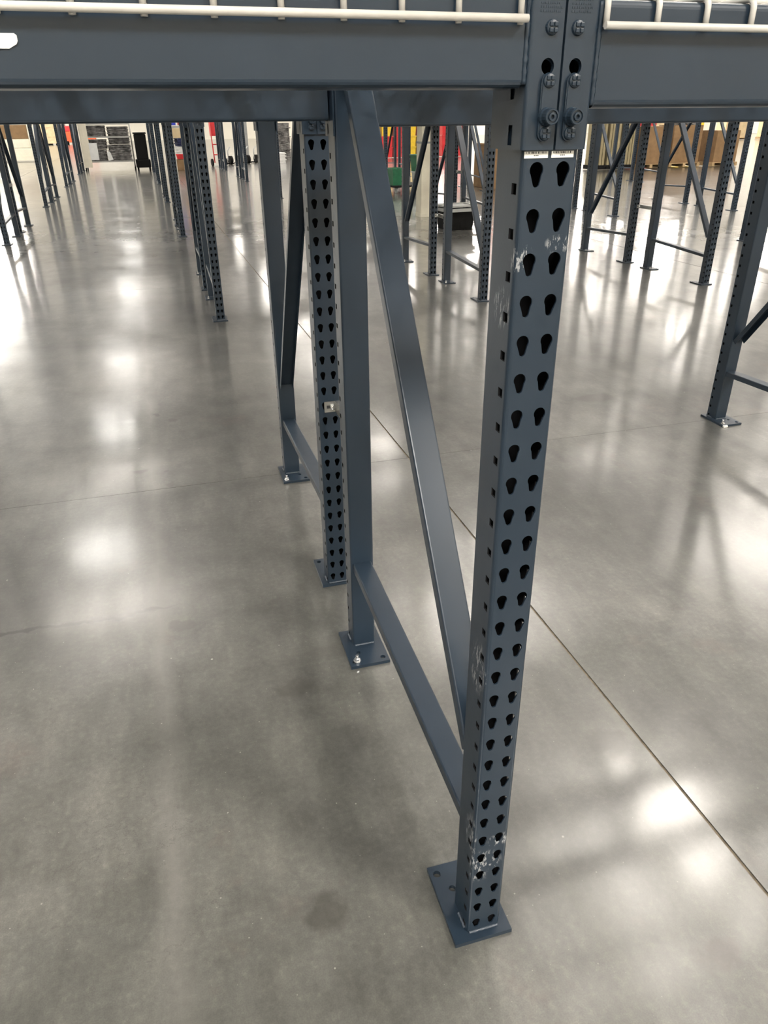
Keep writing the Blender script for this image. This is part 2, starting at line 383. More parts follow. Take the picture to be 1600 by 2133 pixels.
def post_mesh(height, detail=True):
    mb = MB(); T = 0.0026; RC = 0.0062; inside = []
    ncell = int((height - ZB) / PITCH) + 1
    # cell k covers z from zlo to zlo+PITCH with the hole top at Z1-... inside
    z_first = Z1 - 28 * PITCH            # top of the lowest hole (~0.050)
    lo = z_first - 0.0275 - 0.0117
    if lo > ZB:
        pass
    cells = []
    z = lo
    while z < height:
        cells.append(z); z += PITCH
    def wall_y(y):  return lambda u, w: (u, y, w)
    def wall_x(x):  return lambda u, w: (x, u, w)
    for ci, z0 in enumerate(cells):
        za, zb = max(z0, ZB), z0 + PITCH
        top = z0 + 0.0117 + 0.0275
        for shell in (0, 1):
            o = T * shell; nf0 = len(mb.f)
            yb = o
            L, Rr = -(HW - RC), (HW - RC)
            for (ua, ub, cx, ln) in ((L, 0, -0.0171, 0.0006), (0, Rr, 0.0171, -0.0010)):
                h = keyhole(cx, top, ln)
                inner = holed_rect(ua, ub, za, zb, h, wall_y(yb), mb)
                if shell == 0:
                    for i in range(len(inner)):
                        a, b = inner[i], inner[(i + 1) % len(inner)]
                        mb.quad([(a[0], 0, a[1]), (b[0], 0, b[1]), (b[0], T, b[1]), (a[0], T, a[1])])
            # sides with one square hole
            zc = z0 + 0.0117 + 0.0275 - 0.0297 - 0.0
            for sx in (-1, 1):
                xx = sx * (HW - o)
                hy, hz = 0.0066, 0.0062
                hc = zc if zc - hz > za else za + hz + .001
                inner = rect_ring(RC, 0.036, za, zb, .0178 - hy, .0178 + hy, hc - hz, hc + hz, wall_x(xx), mb)
                if shell == 0:
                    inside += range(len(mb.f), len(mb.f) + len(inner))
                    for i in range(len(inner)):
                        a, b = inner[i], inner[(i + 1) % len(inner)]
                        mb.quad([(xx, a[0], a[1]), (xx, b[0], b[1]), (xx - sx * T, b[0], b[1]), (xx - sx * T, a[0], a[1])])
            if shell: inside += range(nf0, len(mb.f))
    zt = cells[-1] + PITCH
    inside.append(len(mb.f)); mb.quad([(-HW + T, T, ZB + .001), (HW - T, T, ZB + .001), (HW - T, DP - T, ZB + .001), (-HW + T, DP - T, ZB + .001)])  # dark sheet over the plate, paints shade behind the lowest holes
    # plain strips: rest of the sides, corners, inner face
    for shell in (0, 1):
        o = T * shell; r = RC - o; nf0 = len(mb.f)
        def strip(p, q, sm=False): mb.quad([(p[0], p[1], ZB), (q[0], q[1], ZB), (q[0], q[1], zt), (p[0], p[1], zt)], sm)
        for sx in (-1, 1):
            strip((sx * (HW - o), .036), (sx * (HW - o), DP - RC))
            for (cx, cy, a0) in ((sx * (HW - RC), RC, -90), (sx * (HW - RC), DP - RC, 90)):
                N = 5
                for k in range(N):
                    aa = math.radians(a0 + (90 * k / N) * (1 if a0 < 0 else -1)); ab = math.radians(a0 + (90 * (k + 1) / N) * (1 if a0 < 0 else -1))
                    strip((cx + sx * r * math.cos(aa), cy + r * math.sin(aa)), (cx + sx * r * math.cos(ab), cy + r * math.sin(ab)))
        strip((-(HW - RC), DP - o), (HW - RC, DP - o))
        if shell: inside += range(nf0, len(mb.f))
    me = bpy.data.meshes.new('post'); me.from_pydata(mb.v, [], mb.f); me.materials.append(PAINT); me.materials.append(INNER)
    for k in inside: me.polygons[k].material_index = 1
    bm = bmesh.new(); bm.from_mesh(me); bmesh.ops.remove_doubles(bm, verts=bm.verts, dist=2e-5); bm.to_mesh(me); bm.free()
    me.update(); return me
FH = 3.70
POST = post_mesh(FH)
def plate_mesh():
    mb = MB()
    x0, x1, y0, y1 = -0.068, 0.058, -0.018, 0.167
    # plate with two anchor holes and two small notch holes, made of strips round each hole
    hs = [(-0.051, 0.146, .0085), (0.040, 0.146, .0085)]
    circ = lambda cx, cy, r: [(cx + r * math.cos(2 * math.pi * k / 16), cy + r * math.sin(2 * math.pi * k / 16)) for k in range(16)]
    for z in (ZB, 0.0):
        put = lambda u, w, z=z: (u, w, z)
        for (ua, ub, (hx, hy, r)) in ((x0, -0.003, hs[0]), (-0.003, x1, hs[1])):
            inner = holed_rect(ua, ub, 0.118, y1, circ(hx, hy, r), put, mb)
            if z: 
                for i in range(16):
                    a, b = inner[i], inner[(i + 1) % 16]; mb.quad([(a[0], a[1], ZB), (b[0], b[1], ZB), (b[0], b[1], 0), (a[0], a[1], 0)])
        inner = holed_rect(x0, -0.003, .088, .118, circ(-.030, .104, .0075), put, mb)
        if z:
            for i in range(16):
                a, b = inner[i], inner[(i + 1) % 16]; mb.quad([(a[0], a[1], ZB), (b[0], b[1], ZB), (b[0], b[1], 0), (a[0], a[1], 0)])
        mb.quad([put(-0.003, .088), put(x1, .088), put(x1, .118), put(-.003, .118)])
        mb.quad([put(x0, y0), put(x1, y0), put(x1, .088), put(x0, .088)])
    ring = [(x0, y0), (x1, y0), (x1, y1), (x0, y1)]
    for i in range(4):
        a, b = ring[i], ring[(i + 1) % 4]; mb.quad([(a[0], a[1], 0), (b[0], b[1], 0), (b[0], b[1], ZB), (a[0], a[1], ZB)])
    me = bpy.data.meshes.new('base_plate'); me.from_pydata(mb.v, [], mb.f); me.materials.append(PAINT)
    bm = bmesh.new(); bm.from_mesh(me); bmesh.ops.remove_doubles(bm, verts=bm.verts, dist=2e-5); bmesh.ops.recalc_face_normals(bm, faces=bm.faces); bm.to_mesh(me); bm.free()
    return me
PLATE = plate_mesh()
def weld_mesh():
    mb = MB(); rnd = random.Random(3)
    def bead(a, b, n):
        pts = []; rr = []
        for k in range(n + 1):
            f = k / n; pts.append((a[0] + (b[0] - a[0]) * f, a[1] + (b[1] - a[1]) * f, ZB + .001)); rr.append(.0024 + .0014 * rnd.random())
        mb.tube(pts, rr, 7)
    bead((-HW + .004, -.001, 0), (HW - .004, -.001, 0), 16)
    bead((-HW - .001, .012, 0), (-HW - .001, DP * .6, 0), 12)
    bead((HW + .001, .012, 0), (HW + .001, DP * .6, 0), 12)
    bead((-HW + .004, DP + .001, 0), (HW - .004, DP + .001, 0), 16)
    return mb.mesh('weld_bead', WELD)
WELDM = weld_mesh()
def bolt_mesh():
    mb = MB()
    mb.lathe([(.0115, 0), (.0125, .0006), (.0125, .0024), (.006, .0026)], 'z', (0, 0, 0), 20)
    mb.lathe([(.0088, .0024), (.0092, .003), (.0092, .0095), (.0080, .0105), (.005, .0107)], 'z', (0, 0, 0), 6)
    mb.lathe([(.0050, .0100), (.0050, .022), (.0042, .0235), (.001, .0236)], 'z', (0, 0, 0), 12)
    return mb.mesh('anchor_bolt', ZINC)
BOLT = bolt_mesh()
BW, BD = 0.0285, 0.0265
def brace_mesh(name, y0, z0, y1, z1):
    """a rolled channel between two points of its top face (y,z), width along x"""
    mb = MB(); L = math.hypot(y1 - y0, z1 - z0); ux, uz = (y1 - y0) / L, (z1 - z0) / L; nx, nz = -uz, ux
    if nz < 0: nx, nz = -nx, -nz
    r = 0.004; prof = []
    for (cx, cd, a0) in ((-BW + r, -r, 180), (BW - r, -r, 90)):
        for k in range(4):
            a = math.radians(a0 - 90 * k / 3); prof.append((cx + r * math.cos(a), cd + r * math.sin(a)))
    t_ = .0025; outer = [(-BW, -BD)] + prof + [(BW, -BD)]
    inner = [(BW - t_, -BD), (BW - t_, -t_), (-BW + t_, -t_), (-BW + t_, -BD)]
    loop = outer + inner; n = len(loop); b = 0
    for e in (0, 1):
        yy, zz = (y0, z0) if e == 0 else (y1, z1)
        for (x, d) in loop: mb.v.append((x, yy + nx * d, zz + nz * d))
    for i in range(n):
        j = (i + 1) % n; mb.f.append((i, j, n + j, n + i)); mb.sm.append(False)
    return mb.mesh(name, PAINT)
ya, yb_ = DP - .001, DEP - DP + .001
dz = lambda y: 0.457 + 1.372 * (y - 0.075)
BRACES = [('horizontal_brace', brace_mesh('horizontal_brace', ya, .287, yb_, .324)),
          ('diagonal_brace', brace_mesh('diagonal_brace', ya - .0, dz(ya), yb_, dz(yb_))),
          ('horizontal_brace', brace_mesh('horizontal_brace', ya, 1.93, yb_, 1.93)),
          ('diagonal_brace', brace_mesh('diagonal_brace', yb_, 2.02, ya, 3.22)),
          ('horizontal_brace', brace_mesh('horizontal_brace', ya, 3.40, yb_, 3.40))]
def frame_proto():
    t = thing('rack_upright', 'x', 'rack upright')
    obj('post', POST, t)
    p2 = obj('post', POST, t, (0, DEP, 0)); p2.rotation_euler = (0, 0, math.pi)
    for (nm, me) in BRACES: obj(nm, me, t)
    pl = obj('base_plate', PLATE, t); obj('weld', WELDM, pl)
    pl2 = obj('base_plate', PLATE, t, (0, DEP - .010, 0)); pl2.rotation_euler = (0, 0, math.pi)
    pl2.scale = (-1, 1, 1)
    w2 = obj('weld', WELDM, t, (0, DEP, 0)); w2.rotation_euler = (0, 0, math.pi)
    b = obj('anchor_bolt', BOLT, pl2, (-.043, .143, ZB))
    return t
ROWS = [0.0, None, 5.63, None, 11.15, None, 16.75, None, 22.35, None, 27.95, None]
ORD = ['first', 'second', 'third', 'fourth', 'fifth', 'sixth', 'seventh', 'eighth', 'ninth', 'tenth', 'eleventh', 'twelfth']
COLS = {-1: 'across the lane', 0: 'by the open lane', 1: 'one bay from the lane', 2: 'two bays from the lane', 3: 'three bays from the lane',
        4: 'four bays from the lane', 5: 'five bays from the lane'}
SHEAR = -0.0155
B_OFF = 1.375
def XO(r): return -.002 * r if r < 2 else .025 - .0168 * row_y(r)
def row_y(r): return ROWS[r] if r % 2 == 0 else ROWS[r - 1] + B_OFF
proto = frame_proto(); used = False
FRAMES = {}
want = []
for r in range(12):
    for i in range(-1, 6):
        if r < 2 and i not in (-1, 0, 1): continue
        if r in (2, 3) and i > 3: continue
        if r >= 8 and i > 3: continue
        if r >= 10 and i not in (-1, 0, 1): continue
        want.append((r, i))
for (r, i) in want:
    o = proto if not used else copy_tree(proto); used = True
    y = row_y(r); x = i * BAY + XO(r)
    if r % 2 == 0: o.location = (x, y, 0)
    else: o.location = (x, y + DEP, 0); o.rotation_euler = (0, 0, math.pi)
    FRAMES[(r, i)] = o
    o['label'] = 'blue-grey upright rack frame, %s row from the camera, %s' % (ORD[r], COLS[i])
    o['group'] = 'upright frames of the pallet racks'
FRAMES[(0, 0)]['label'] = 'blue-grey upright rack frame whose teardrop-holed post carries two white stickers'
FRAMES[(1, 0)]['label'] = 'blue-grey upright rack frame directly behind the stickered one, joined by a galvanised spacer'
FRAMES[(1, 1)]['label'] = 'blue-grey upright rack frame one bay over, white chip under its bolted base plate'
F0 = FRAMES[(0, 0)]
for (r, i), f in FRAMES.items():
    if r % 2:
        pl_ = [c for c in f.children if c.name.startswith('base_plate') and c.scale.x > 0][0]
        obj('anchor_bolt', BOLT, pl_, (.040, .146, ZB))
chip = MB(); chip.box(.030, .056, .1675, .180, .0002, .0105, .002)
ch_ = chip.build('shim', WHITE, FRAMES[(1, 1)]); ch_['label'] = 'white plastic shim'
# stickers under the connectors of the front post
for (x0, x1, zt_) in ((-.0345, -.0045, 1.4835), (.0000, .0285, 1.4835)):
    s = MB(); s.box(x0, x1, -.0010, -.0002, 1.4765, zt_); st = s.build('sticker', WHITE, F0); st['label'] = 'white barcode sticker'
    q = MB(); xx = x0 + .002; rn = random.Random(int(x0 * 1e5))
    while xx < x1 - .003:
        w = rn.choice((.0006, .0009, .0014)); q.box(xx, xx + w, -.00115, -.0009, 1.4812, zt_ - .0002); xx += w + rn.choice((.0007, .0011, .002))
    xx = (x0 + x1) / 2 - .003
    for k in range(3): q.box(xx + k * .0022, xx + k * .0022 + .0014, -.00115, -.0009, 1.4786, 1.4797)
    q.build('barcode', BLACKP, st)
# galvanised row spacers
def spacer_mesh():
    mb = MB(); L = B_OFF - DEP
    mb.box(.0285, .031, .0, L, -.018, .018)                       # web
    mb.box(-.020, .031, .0, .0025, -.018, .018); mb.box(-.020, .031, L - .0025, L, -.018, .018)
    mb.box(.016, .031, .0, L, .0155, .018); mb.box(.016, .031, .0, L, -.018, -.0155)
    return mb.mesh('row_spacer', GALV)
SPM = spacer_mesh()
def spacer_parts(t):
    obj('channel', SPM, t)
    bm_ = MB(); L = B_OFF - DEP
    bm_.lathe([(.0112, .0025), (.0112, .0050), (.0088, .0052), (.0088, .0125), (.005, .0140), (.001, .0142)], '-y', (.009, L, 0), 12)
    obj('bolt', bm_.mesh('bolt', ZINC), t)
    sl = MB(); sl.box(-.012, .000, L - .0030, L - .0024, -.005, .005); obj('slot_shade', sl.mesh('slot_shade', BLACKP), t)  # black plate painted as the shade in the slot opening
sp0 = None
for (r, i) in [(0, 0), (0, 1), (2, 0), (2, 1), (2, 2), (4, 0), (4, 1), (4, 2), (4, -1), (6, -1), (6, 0), (6, 1)]:
    y = row_y(r) + DEP; x = i * BAY + XO(r); z = .694 if r == 0 else (.62 if r == 2 else .7)
    if sp0 is None: sp0 = thing('row_spacer', 'x', 'spacer'); spacer_parts(sp0); s = sp0
    else: s = copy_tree(sp0)
    s.location = (x, y, z)
    s['label'] = 'galvanised spacer tying the %s and %s rows, %s' % (ORD[r], ORD[r + 1], COLS[i]); s['group'] = 'row spacers between back-to-back frames'
sp0['label'] = 'galvanised slotted spacer with shiny bolt, just behind the stickered frame'

# ------------------------------------------------------------------ crossbeams
def connector_mesh(side):
    """end plate on a beam's right end (side=+1): front plate lies on the post face, flange wraps the post side; local x: 0 = post edge side. built for the RIGHT end,
    post centre at x=+0.0405"""
    mb = MB(); s = side; Z0, Z1_ = 1.485, 1.690; t_ = .005
    # front plate with one round hole, x from -0.0405 to -0.0008 relative to post centre
    hole = [(-.0168 + .0076 * math.cos(2 * math.pi * k / 20), 1.5672 + .0080 * math.sin(2 * math.pi * k / 20)) for k in range(20)]
    for y in (-.0062, -.0012):
        put = lambda u, w, y=y: (s * u, y, w)
        inner = holed_rect(-.0365, -.0014, 1.545, 1.595, hole, put, mb)
        for (za, zb) in ((Z0, 1.545), (1.595, Z1_)): mb.quad([put(-.0365, za), put(-.0014, za), put(-.0014, zb), put(-.0365, zb)])
        if y == -.0062:
            for k in range(20):
                a, b = inner[k], inner[(k + 1) % 20]; mb.quad([(s * a[0], -.0062, a[1]), (s * b[0], -.0062, b[1]), (s * b[0], -.0012, b[1]), (s * a[0], -.0012, a[1])])
    edge = [(-.0014, -.0062), (-.0014, -.0012)]
    mb.quad([(s * -.0014, -.0062, Z0), (s * -.0014, -.0012, Z0), (s * -.0014, -.0012, Z1_), (s * -.0014, -.0062, Z1_)])
    for z in (Z0, Z1_): mb.quad([(s * -.0365, -.0062, z), (s * -.0014, -.0062, z), (s * -.0014, -.0012, z), (s * -.0365, -.0012, z)])
    # bend and side flange
    prof_o, prof_i = [], []
    for k in range(6):
        a = math.radians(270 - 90 * k / 5); prof_o.append((-.0365 + .0045 * math.cos(a), -.0017 + .0045 * math.sin(a))); prof_i.append((-.0365 + .0003 * math.cos(a), -.0017 + .0005 * math.sin(a)))
    for P in (prof_o, prof_i):
        for k in range(5):
            a, b = P[k], P[k + 1]; mb.quad([(s * a[0], a[1], Z0), (s * b[0], b[1], Z0), (s * b[0], b[1], Z1_), (s * a[0], a[1], Z1_)])
    yb = .084
    for xx in (-.0410, -.0370):
        put = lambda u, w, xx=xx: (s * xx, u, w)
        for (za, zb, zc, hz) in ((Z0, 1.52, 1.500, .0105), (1.52, 1.575, 1.549, .0125)):
            rect_ring(-.0017, yb, za, zb, .0278 - .0052, .0278 + .0052, zc - hz, zc + hz, put, mb)
        mb.quad([put(-.0017, 1.575), put(yb, 1.575), put(yb, Z1_), put(-.0017, Z1_)])
    for (z) in (Z0, Z1_): mb.quad([(s * -.0410, -.0017, z), (s * -.0370, -.0017, z), (s * -.0370, yb, z), (s * -.0410, yb, z)])
    mb.quad([(s * -.0410, yb, Z0), (s * -.0370, yb, Z0), (s * -.0370, yb, Z1_), (s * -.0410, yb, Z1_)])
    return mb.mesh('connector', PAINT)
def cross_rivet_mesh():
    mb = MB(); R = .0068
    mb.lathe([(R + .0012, -.001), (R + .0008, .0008), (R, .0030), (R * .62, .0040)], '-y', (0, 0, 0), 18)
    for (ax, az) in ((R * .40, R * .40), (-R * .40, R * .40), (R * .40, -R * .40), (-R * .40, -R * .40)):
        mb.box(ax - .0020, ax + .0020, -.0058, -.0030, az - .0020, az + .0020, .0006)
    return mb.mesh('rivet', PAINT)
def stadium(cx, z0, z1, r, n=10):
    pts = []
    for k in range(n + 1):
        a = math.pi * k / n; pts.append((cx + r * math.cos(a), z1 - r + r * math.sin(a)))
    for k in range(n + 1):
        a = math.pi + math.pi * k / n; pts.append((cx + r * math.cos(a), z0 + r + r * math.sin(a)))
    return pts
def tab_mesh():
    mb = MB(); mb.prism(stadium(0, 1.4935, 1.5605, .0088), -.0098, -.0060)
    mb.prism(stadium(0, 1.4950, 1.5590, .0074), -.0106, -.0096)
    return mb.mesh('lock_plate', PAINT)
def lockbolt_mesh():
    mb = MB()
    mb.lathe([(.0100, .0), (.0096, .004), (.0086, .006), (.0086, .0145), (.0078, .0158), (.0064, .0158), (.0062, .0140), (.0044, .0140), (.0042, .0162), (.0022, .0164), (.0020, .0135), (.0002, .0135)], '-y', (0, 0, 0), 18)
    return mb.mesh('lock_bolt', PAINT)
CONN = {1: connector_mesh(1), -1: connector_mesh(-1)}
RIVET, TAB, LBOLT = cross_rivet_mesh(), tab_mesh(), lockbolt_mesh()
def stamp_mesh():
    mb = MB(); rn = random.Random(5)
    for row in range(4):
        x = -.030
        while x < -.006:
            w = rn.uniform(.0010, .0020); h = rn.uniform(.0012, .0022)
            mb.box(x, x + w, -.0066, -.0060, 1.6165 + row * .0036, 1.6165 + row * .0036 + h); x += w + rn.uniform(.0006, .0014)
    return mb.mesh('stamped_text', PAINT)
STAMP = stamp_mesh()
def beam_mesh(length, zb, zt, name='rail'):
    """stepped box section, local x from 0 to length, front face at y=-0.004"""
    mb = MB(); yf, yk = -.004, .062; r = .008; prof = []
    def arc(cy, cz, a0, a1):
        for k in range(6):
            a = math.radians(a0 + (a1 - a0) * k / 5); prof.append((cy + r * math.cos(a), cz + r * math.sin(a)))
    arc(yf + r, zb + r, 270, 180)
    arc(yf + r, zt - r, 180, 90)
    prof.extend([(yf + .030, zt), (yf + .031, zt - .022), (yk - .004, zt - .022)])
    arc(yk - r, zb + r, 360, 270)
    n = len(prof)
    for e in (0, length):
        for (y, z) in prof: mb.v.append((e, y, z))
    for i in range(n):
        j = (i + 1) % n; mb.f.append((i, j, n + j, n + i)); mb.sm.append(False)
    mb.f.append(tuple(range(n))); mb.sm.append(False); mb.f.append(tuple(range(2 * n - 1, n - 1, -1))); mb.sm.append(False)
    return mb.mesh(name, PAINT)
BLEN = BAY - 0.092
BEAM_L = beam_mesh(BLEN, 1.5465, 1.650); BEAM_R = beam_mesh(BLEN, 1.527, 1.6305); BEAM_LR = beam_mesh(BLEN, 1.5165, 1.6305); BEAM_RR = beam_mesh(BLEN, 1.503, 1.6305)
def weldv_mesh(s):
    mb = MB(); rn = random.Random(9); pts, rr = [], []
    for k in range(22): pts.append((s * -.0432, -.0030, (1.550 if s == 1 else 1.5295) + k * (.0040 if s == 1 else .0047))); rr.append(.0024 + .0016 * rn.random())
    mb.tube(pts, rr, 7); return mb.mesh('weld', PAINT)
WV = {1: weldv_mesh(1), -1: weldv_mesh(-1)}
def beam_thing(me, rich):
    t = thing('rack_crossbeam', 'x', 'crossbeam')
    obj('rail', me, t, (.046, 0, 0))
    for (px, side) in ((0.0, -1), (BAY, 1)):
        c = obj('connector', CONN[side], t, (px, 0, 0))
        if rich:
            off = 0.0 if side == 1 else -.0013
            xr = side * -.0155
            for (z, y) in ((1.603, -.0060), (1.5535, -.0092), (1.5020, -.0092)): obj('rivet', RIVET, c, (xr, y, z))
            obj('lock_plate', TAB, c, (xr, 0, 0)); obj('lock_bolt', LBOLT, c, (xr, -.0095, 1.5185))
            obj('weld', WV[side], c)
            sm = obj('stamped_text', STAMP, c, (0 if side == 1 else .0365, 0, 0))
    return t
DUMMY = {}
def place_beam(key, me, r, i, face, rich=True):
    if key not in DUMMY: DUMMY[key] = beam_thing(me, rich); b = DUMMY[key]
    else: b = copy_tree(DUMMY[key])
    y0 = row_y(r); y = y0 if face == 'front' else y0 + DEP
    xa = i * BAY + XO(r)
    if face == 'front': b.location = (xa, y, 0)
    else: b.location = (xa + BAY, y, 0); b.rotation_euler = (0, 0, math.pi)
    bay = 'over the lane' if i == -1 else '%s bay from lane' % ORD[i]
    b['label'] = 'blue-grey crossbeam, %s face of %s row, %s' % (face, ORD[r], bay)
    b['group'] = 'crossbeams of the pallet racks'
    return b
bl = place_beam('fl', BEAM_L, 0, -1, 'front'); bl['label'] = 'blue-grey crossbeam with torn white label, cream wire mesh hanging over it'
br = place_beam('fr', BEAM_R, 0, 0, 'front'); br['label'] = 'blue-grey crossbeam meeting the stickered post opposite the one with the torn label'
b2 = place_beam('rl', BEAM_LR, 0, -1, 'rear'); b2['label'] = 'dark shaded rear crossbeam over the open lane, seen under the labelled crossbeam'
b3 = place_beam('rr', BEAM_RR, 0, 0, 'rear'); b3['label'] = 'shaded rear crossbeam passing behind the stickered post away from the lane'
lab = MB(); lab.prism([(2.44 - .72, 1.5785), (2.44 - .5585, 1.578), (2.44 - .5515, 1.5815), (2.44 - .5500, 1.584), (2.44 - .5500, 1.5885), (2.44 - .552, 1.590), (2.44 - .72, 1.590)], -.0055, -.0042)
lo_ = lab.build('paper_label', WHITE, bl); lo_['label'] = 'torn white paper label'
for r in range(1, 10):
    for i in range(-1, 3 if r < 8 else 1):
        if (r, i) not in FRAMES or (r, i + 1) not in FRAMES: continue
        for face in ('front', 'rear'): place_beam('x', BEAM_R, r, i, face, rich=(r == 1))

UP = 1.524
for r in range(0, 6):
    for i in range(-1, 2):
        if (r, i) not in FRAMES or (r, i + 1) not in FRAMES: continue
        for face in ('front', 'rear'):
            b = place_beam('x', BEAM_R, r, i, face, rich=False); b.location.z = UP
            b['label'] = 'upper level ' + b['label']; b['group'] = 'upper crossbeams of the pallet racks'
# ------------------------------------------------------------------ wire decks
WR = 0.0035
def deck_wire_mesh(zt):
    mb = MB(); zf = 1.6045; yF = -.0078
    pts = [(0, yF, zf), (0, yF, zt - .006)]
    for k in range(1, 6):
        a = math.radians(180 - 90 * k / 5); pts.append((0, yF + .010 + .010 * math.cos(a), zt - .006 + .010 * math.sin(a)))
    pts += [(0, DEP - yF - .010, zt + .004), (0, DEP - yF, zt - .006), (0, DEP - yF, zf)]
    mb.tube(pts, WR, 8); return mb
def cross_mesh(x0, x1):
    mb = MB(); mb.tube([(x0, 0, 0), ((x0 + x1) / 2, 0, 0), (x1, 0, 0)], .0040, 10); return mb
def chan_mesh(zt):
    mb = MB(); mb.box(-.02, .02, .03, DEP - .03, zt - .0215, zt - .0200); mb.box(-.02, -.018, .03, DEP - .03, zt - .0215, zt - .001); mb.box(.018, .02, .03, DEP - .03, zt - .0215, zt - .001); return mb
def deck(xs, zt, zc, y, rich, label, group=None, x_off=0):
    t = thing('wire_deck', label, 'wire deck', (x_off, y, 0), 0, group)
    cross = [(-.0155, zc), (DEP + .0155, zc)] + [(.06 + .095 * k, zt + .0095) for k in range(11)]
    ch = [xs[0] + .2 * (xs[-1] - xs[0]), xs[0] + .5 * (xs[-1] - xs[0]), xs[0] + .8 * (xs[-1] - xs[0])]
    if rich:
        wm = deck_wire_mesh(zt).mesh('wire', WIRE)
        for x in xs: obj('wire', wm, t, (x, 0, 0))
        cm = cross_mesh(min(xs) - .005, max(xs) + .005).mesh('cross_wire', WIRE)
        for (yy, zz) in cross: obj('cross_wire', cm, t, (0, yy, zz))
        hm = chan_mesh(zt).mesh('support_channel', WIRE)
        for x in ch: obj('support_channel', hm, t, (x, 0, 0))
    return t
xl = [-.0535, -.1232, -.1843, -.2446, -.3069, -.3711, -.4355, -.4988] + [-.4988 - .0635 * k for k in range(1, 12)]
xr = [.0480, .1114, .1736, .2340, .2955] + [.2955 + .0627 * k for k in range(1, 15)]
deck(xl, 1.650, 1.6095, 0, True, 'cream wire mesh deck over the crossbeam with the torn label', 'wire decks of the front row')
deck(xr, 1.6305, 1.6050, 0, True, 'cream wire mesh deck starting just past the stickered post', 'wire decks of the front row')
# decks out of the picture that shade the floor under the racks: one mesh each
def flat_deck():
    mb = MB()
    for k in range(19):
        x = -.57 + k * .0633; mb.tube([(x, -.008, 1.604), (x, -.008, 1.632), (x, .004, 1.6365), (x, DEP - .004, 1.6365), (x, DEP + .008, 1.632), (x, DEP + .008, 1.604)], WR, 4, False)
    for k in range(11): mb.tube([(-.58, .06 + .095 * k, 1.643), (.58, .06 + .095 * k, 1.643)], .004, 4, False)
    for x in (-.35, 0, .35): mb.box(x - .02, x + .02, .03, DEP - .03, 1.6092, 1.630)
    return mb.mesh('wire_deck', WIRE)
FD = flat_deck()
def far_deck(r, i, half, z=0):
    y = row_y(r); x = i * BAY + XO(r) + (BAY * (.25 + .5 * half)) + (.01 if half == 0 else -.01)
    o = obj('wire_deck', FD, None, (x, y, z))
    bay = 'over the lane' if i == -1 else '%s bay from lane' % ORD[i]
    tag(o, '%scream wire deck, %s half of its bay, %s row, %s' % ('upper ' if z else '', ('first', 'second')[half], ORD[r], bay), 'wire deck', 'wire decks of the farther racks', 'thing')
for r in range(0, 8):
    for i in range(-1, 2 if r > 1 else 1):
        for half in (0, 1):
            if r == 0 and ((i == -1 and half == 1) or (i == 0 and half == 0)): continue
            if (r, i + 1) in FRAMES: far_deck(r, i, half)
for r in range(0, 6):
    for i in range(-1, 2):
        for half in (0, 1):
            if (r, i) in FRAMES and (r, i + 1) in FRAMES: far_deck(r, i, half, UP)

# ------------------------------------------------------------------ far background things
def pallet(t, w, d, name='pallet'):
    for k in range(7):
        b = MB(); y = -d / 2 + k * (d - .09) / 6; b.box(-w / 2, w / 2, y, y + .09, .118, .140); b.build('deck_board', WOOD, t)
    for x in (-w / 2 + .05, 0, w / 2 - .05):
        b = MB(); b.box(x - .05, x + .05, -d / 2, d / 2, .02, .118); b.build('stringer', WOOD, t)
def carton(name, mat, label, loc, w, d, h, rz=0, tape=True, group=None, z=0.0, cat='box'):
    t = thing(name, label, cat, (loc[0], loc[1], z), rz, group)
    b = MB(); b.box(-w / 2, w / 2, -d / 2, d / 2, 0, h, .01); b.build('carton', mat, t)
    for s in (-1, 1):
        f = MB(); f.box(min(0, s * w / 2), max(0, s * w / 2), -d / 2 + .004, d / 2 - .004, h, h + .006); f.build('flap', mat, t)
    if tape:
        f = MB(); f.box(-w / 2 - .002, w / 2 + .002, -.03, .03, h + .006, h + .008); f.build('tape', CREAM, t)
    return t
def bin_mesh(w, d, h, taper=.9, rim=.03, wall=.012):
    mb = MB(); a, b = w / 2 * taper, d / 2 * taper; A, B = w / 2, d / 2
    def ring(x, y, z): return [(-x, -y, z), (x, -y, z), (x, y, z), (-x, y, z)]
    R = [ring(a, b, 0), ring(A, B, h - rim), ring(A + .015, B + .015, h - rim), ring(A + .015, B + .015, h), ring(A - wall, B - wall, h), ring(a - wall, b - wall, .02)]
    for k in range(len(R) - 1):
        for i in range(4):
            j = (i + 1) % 4; mb.quad([R[k][i], R[k][j], R[k + 1][j], R[k + 1][i]])
    mb.quad(R[0]); mb.quad(R[-1])
    for s in (-1, 1):
        for q in (-.5, 0, .5): mb.box(q * a - .01, q * a + .01, s * (b + A * 0) - .01 if s < 0 else b - .005, -b + .005 if s < 0 else b + .01, .03, h * .55)
    return mb
def tote(name, mat, label, loc, w, d, h, z=0, rz=0, group=None, cat='bin', rimmat=None):
    t = thing(name, label, cat, (loc[0], loc[1], z), rz, group)
    bin_mesh(w, d, h).build('tub', mat, t)
    if rimmat:
        r = MB()
        for (x0, x1, y0, y1) in ((-w / 2 - .03, w / 2 + .03, -d / 2 - .03, -d / 2), (-w / 2 - .03, w / 2 + .03, d / 2, d / 2 + .03), (-w / 2 - .03, -w / 2, -d / 2, d / 2), (w / 2, w / 2 + .03, -d / 2, d / 2)):
            r.box(x0, x1, y0, y1, h - .035, h + .012); r.box(x0, x1, y0, y1, h + .03, h + .055)
        r.box(-w / 2, w / 2, -d / 2, d / 2, h + .028, h + .04)
        x = r.build('lid', rimmat, t)
    return t
